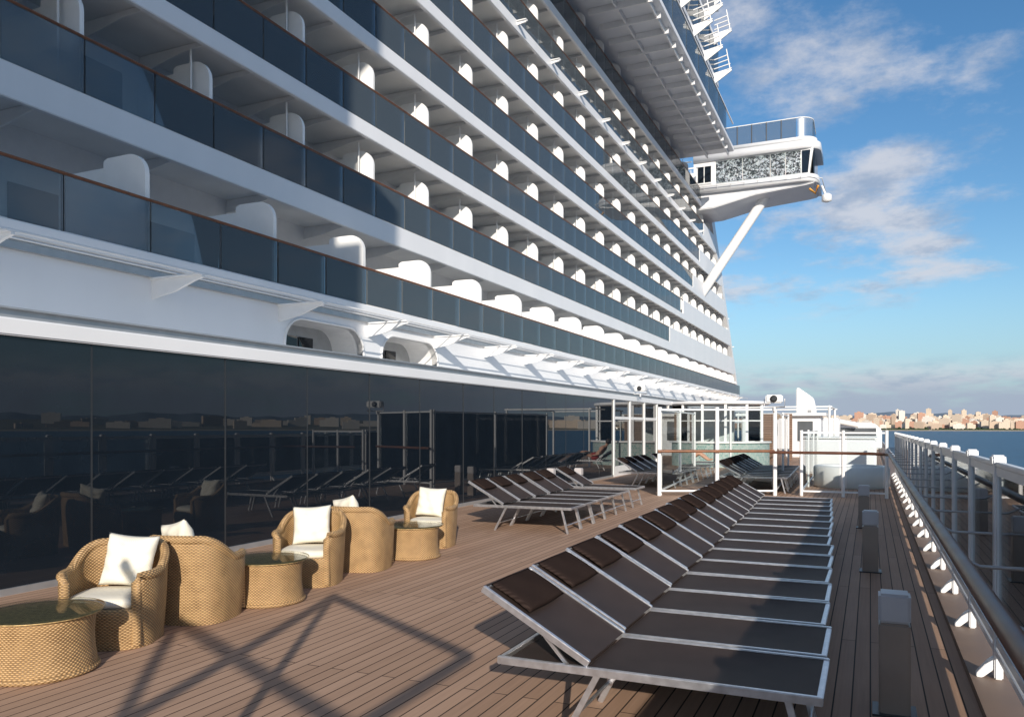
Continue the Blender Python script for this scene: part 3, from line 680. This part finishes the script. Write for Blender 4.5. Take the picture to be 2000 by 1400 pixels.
# ---------------------------------------------------------------- person
SK=mat('skin',(.55,.30,.20),.5,var=.05);HR=mat('dark_hair',(.03,.018,.012),.6)
def person(name,label,loc,rz,suit):
    t=thing(name,label,'person',loc,rz)
    me=bpy.data.meshes.new('body');
    J=[(-1.00,0,.52,.13),(-1.10,0,.62,.125),(-1.28,0,.78,.135),(-1.42,0,.90,.12),(-1.50,0,.97,.055),(-1.53,0,1.02,.06),(-1.56,0,1.10,.095),(-1.56,0,1.17,.085)]
    E=[(0,1),(1,2),(2,3),(3,4),(4,5),(5,6),(6,7)]
    for s in(-1,1):
        b=len(J);J+=[(-.95,s*.09,.51,.09),(-.55,s*.12,.74,.07),(-.22,s*.12,.49,.045),(-.08,s*.12,.52,.03)];E+=[(0,b),(b,b+1),(b+1,b+2),(b+2,b+3)]
        b=len(J);J+=[(-1.42,s*.18,.89,.055),(-1.25,s*.25,.66,.042),(-1.00,s*.22,.60,.03)];E+=[(3,b),(b,b+1),(b+1,b+2)]
        hb=b+2
        for q in range(5):
            c=len(J);J+=[(-.93,s*(.20+.016*q),.595,.012),(-.88+.006*abs(q-2)*-1,s*(.195+.018*q),.585,.009)];E+=[(hb,c),(c,c+1)]
    me.from_pydata([j[:3] for j in J],E,[]);me.materials.append(SK)
    o=bpy.data.objects.new('body',me);C.objects.link(o);o.parent=t
    md=o.modifiers.new('s','SKIN');sk=me.skin_vertices[0].data if me.skin_vertices else None
    if sk is None:
        bm=bmesh.new();bm.from_mesh(me);lay=bm.verts.layers.skin.verify();bm.to_mesh(me);bm.free();sk=me.skin_vertices[0].data
    for v,j in zip(sk,J): v.radius=(j[3],j[3])
    sk[0].use_root=True
    o.modifiers.new('u','SUBSURF').levels=1;o.modifiers['u'].render_levels=2
    mb=MB();mb.lathe([(.02,.12),(.09,.09),(.112,.02),(.105,-.05),(.07,-.09)],(-1.585,0,1.13),16);mb.obj('hair',HR,t,smooth=True)
    mb=MB();mb.tube([(-.88,0,.52),(-1.02,0,.54),(-1.10,0,.62)],[.17,.19,.16],12);mb.obj('swim_shorts',suit,t,smooth=True)
    return t
lounger(-5.15,29.4,0,'sun lounger with a bather in front of the mosaic bar','sun loungers behind the screen posts')
person('person','bather with dark hair reclining on a lounger before the mosaic bar',(-5.15,29.4,.0),0,mat('red_cloth',(.35,.04,.03),.8))
# ---------------------------------------------------------------- unseen shapes added behind the camera to throw the shadows
az=(.47,-.883);EL=R(19)
sd=Vector((az[0]*math.cos(EL),az[1]*math.cos(EL),math.sin(EL))).normalized()
ZC=2.6;kx=sd.x/sd.z*ZC;ky=sd.y/sd.z*ZC
fr=thing('shadow_frame','white tubular canopy frame behind the camera, shaped to cast lines on the deck','canopy frame',(0,-3,0))  # unseen frame, its tubes shaped to cast the crossing deck shadows
def g2(x,y,z=ZC): return (x+kx*z/ZC,y+ky*z/ZC+3,z)
for a,b,r in(((-3.9,3.2),(-4.9,6.53),.06),((-4.9,6.53),(-2.72,5.26),.045),((-2.72,5.26),(-2.62,3.2),.05),((-5.6,5.2),(-2.75,3.75),.05),((-6.3,6.1),(-3.9,3.2),.045)):
    MB().tube([g2(*a),g2(*b)],r,8).obj('shadow_frame_tube',WH2,fr)
p=g2(-4.9,6.53);MB().tube([(p[0],p[1],0),p],.04,8).obj('shadow_frame_post',WH2,fr)
ap=thing('shade_blocker','unseen tower with stepped top on columns behind the camera','blocker',(-2,-16,0))  # unseen stepped block, added to shade the near part of the ship side
def sh(yf,zf,X=-3):
    t=(X+14.4)/sd.x;return yf+sd.y*t,zf+sd.z*t
def bx(mb,y1,za,zb):
    yb,_=sh(y1,0);_,a=sh(0,za);_,b=sh(0,zb)
    mb.box(-1.2,1.2,-30+16,yb+16,a,b)
mb=MB();bx(mb,17.5,3.2,6.5);bx(mb,16.0,6.5,9.0);bx(mb,18.6,9.0,10.5);bx(mb,16,10.5,15);bx(mb,17.6,15,20)
mb.obj('blocker_body',WH,ap)
for y in(-10,-3): MB().tube([(0,y,0),(0,y,8)],.3,12).obj('blocker_column',WH,ap)
# ---------------------------------------------------------------- light
sun=bpy.data.lights.new('Sun','SUN');sun.energy=5;sun.angle=R(.5);sun.color=(1,.91,.79)
so=bpy.data.objects.new('Sun',sun);C.objects.link(so)
so.rotation_euler=sd.to_track_quat('Z','Y').to_euler()
w=bpy.data.worlds.new('World');S.world=w;w.use_nodes=True;n=w.node_tree.nodes;l=w.node_tree.links
sky=n.new('ShaderNodeTexSky');sky.sky_type='NISHITA';sky.sun_disc=False;sky.sun_elevation=math.asin(sd.z);sky.sun_rotation=math.atan2(sd.x,sd.y);sky.air_density=1.0;sky.dust_density=.3;sky.ozone_density=2.5
bgn=n['Background'];bgn.inputs[1].default_value=.15
hs=n.new('ShaderNodeHueSaturation');hs.inputs['Saturation'].default_value=1.22;hs.inputs['Value'].default_value=.86;l.new(sky.outputs[0],hs.inputs['Color'])
tc=n.new('ShaderNodeTexCoord');sp=n.new('ShaderNodeSeparateXYZ');l.new(tc.outputs['Generated'],sp.inputs[0])
z=math_(n,l,'MAXIMUM',sp.outputs[2],0.0);zz=math_(n,l,'ADD',z,.22)
cb=n.new('ShaderNodeCombineXYZ');l.new(math_(n,l,'DIVIDE',sp.outputs[0],zz),cb.inputs[0]);l.new(math_(n,l,'DIVIDE',sp.outputs[1],zz),cb.inputs[1])
def noise(vec,sc,det,ro,loc=(0,0,0),scl=(1,1,1),rot=0):
    mp=n.new('ShaderNodeMapping');mp.inputs['Location'].default_value=loc;mp.inputs['Scale'].default_value=scl;mp.inputs['Rotation'].default_value=(0,0,rot);l.new(vec,mp.inputs[0])
    x=n.new('ShaderNodeTexNoise');x.inputs['Scale'].default_value=sc;x.inputs['Detail'].default_value=det;x.inputs['Roughness'].default_value=ro;l.new(mp.outputs[0],x.inputs['Vector']);return x.outputs['Fac']
def mr(v,a,b,c,d):
    x=n.new('ShaderNodeMapRange');x.interpolation_type='SMOOTHSTEP'
    l.new(v,x.inputs[0])
    for i,q in enumerate((a,b,c,d)): x.inputs[i+1].default_value=q
    return x.outputs[0]
hzm=n.new('ShaderNodeMixRGB');l.new(mr(sp.outputs[2],0,.17,.75,0),hzm.inputs[0]);l.new(hs.outputs[0],hzm.inputs[1]);hzm.inputs[2].default_value=(1.5,2.6,3.9,1)
n1=noise(cb.outputs[0],3.6,11,.62,(3.1,1.7,0));n0=noise(cb.outputs[0],.9,2,.5,(5.3,2.2,0))
n3=noise(cb.outputs[0],3.0,11,.62,(3.1,1.7,0))
dens=math_(n,l,'ADD',math_(n,l,'ADD',math_(n,l,'MULTIPLY',n3,.65),math_(n,l,'MULTIPLY',n1,.35)),math_(n,l,'MULTIPLY',n0,.6))
m1=math_(n,l,'MULTIPLY',mr(dens,.76,.93,0,.85),mr(sp.outputs[2],.10,.17,0,1))
m2=math_(n,l,'MULTIPLY',mr(noise(tc.outputs['Generated'],7,9,.6,(1,4,0),(1,1,4)),.34,.54,0,.85),math_(n,l,'MULTIPLY',mr(sp.outputs[2],-.0,.015,.6,1),mr(sp.outputs[2],.045,.085,1,0)))
mask=math_(n,l,'MAXIMUM',m1,m2)
mx=n.new('ShaderNodeMixRGB');l.new(mask,mx.inputs[0]);l.new(hzm.outputs[0],mx.inputs[1])
shade=n.new('ShaderNodeMixRGB');shade.inputs[1].default_value=(2.4,2.9,3.8,1);shade.inputs[2].default_value=(4.4,4.5,4.9,1);l.new(mr(noise(cb.outputs[0],6,6,.6,(3.2,1.75,0)),.32,.58,0,1),shade.inputs[0])
bank=n.new('ShaderNodeMixRGB');l.new(mr(sp.outputs[2],.03,.07,0,1),bank.inputs[0]);bank.inputs[1].default_value=(2.5,2.9,3.7,1);l.new(shade.outputs[0],bank.inputs[2])
l.new(bank.outputs[0],mx.inputs[2]);l.new(mx.outputs[0],bgn.inputs[0])
# ---------------------------------------------------------------- camera
cam=bpy.data.cameras.new('Camera');co=bpy.data.objects.new('Camera',cam);C.objects.link(co);S.camera=co
cam.sensor_width=36;cam.lens=36*F/2000;cam.shift_y=.0665;cam.clip_end=60000;cam.clip_start=.05
co.location=(0,0,H);co.rotation_euler=(R(90),0,TH)
S.view_settings.view_transform='Standard';S.view_settings.look='None';S.view_settings.exposure=0
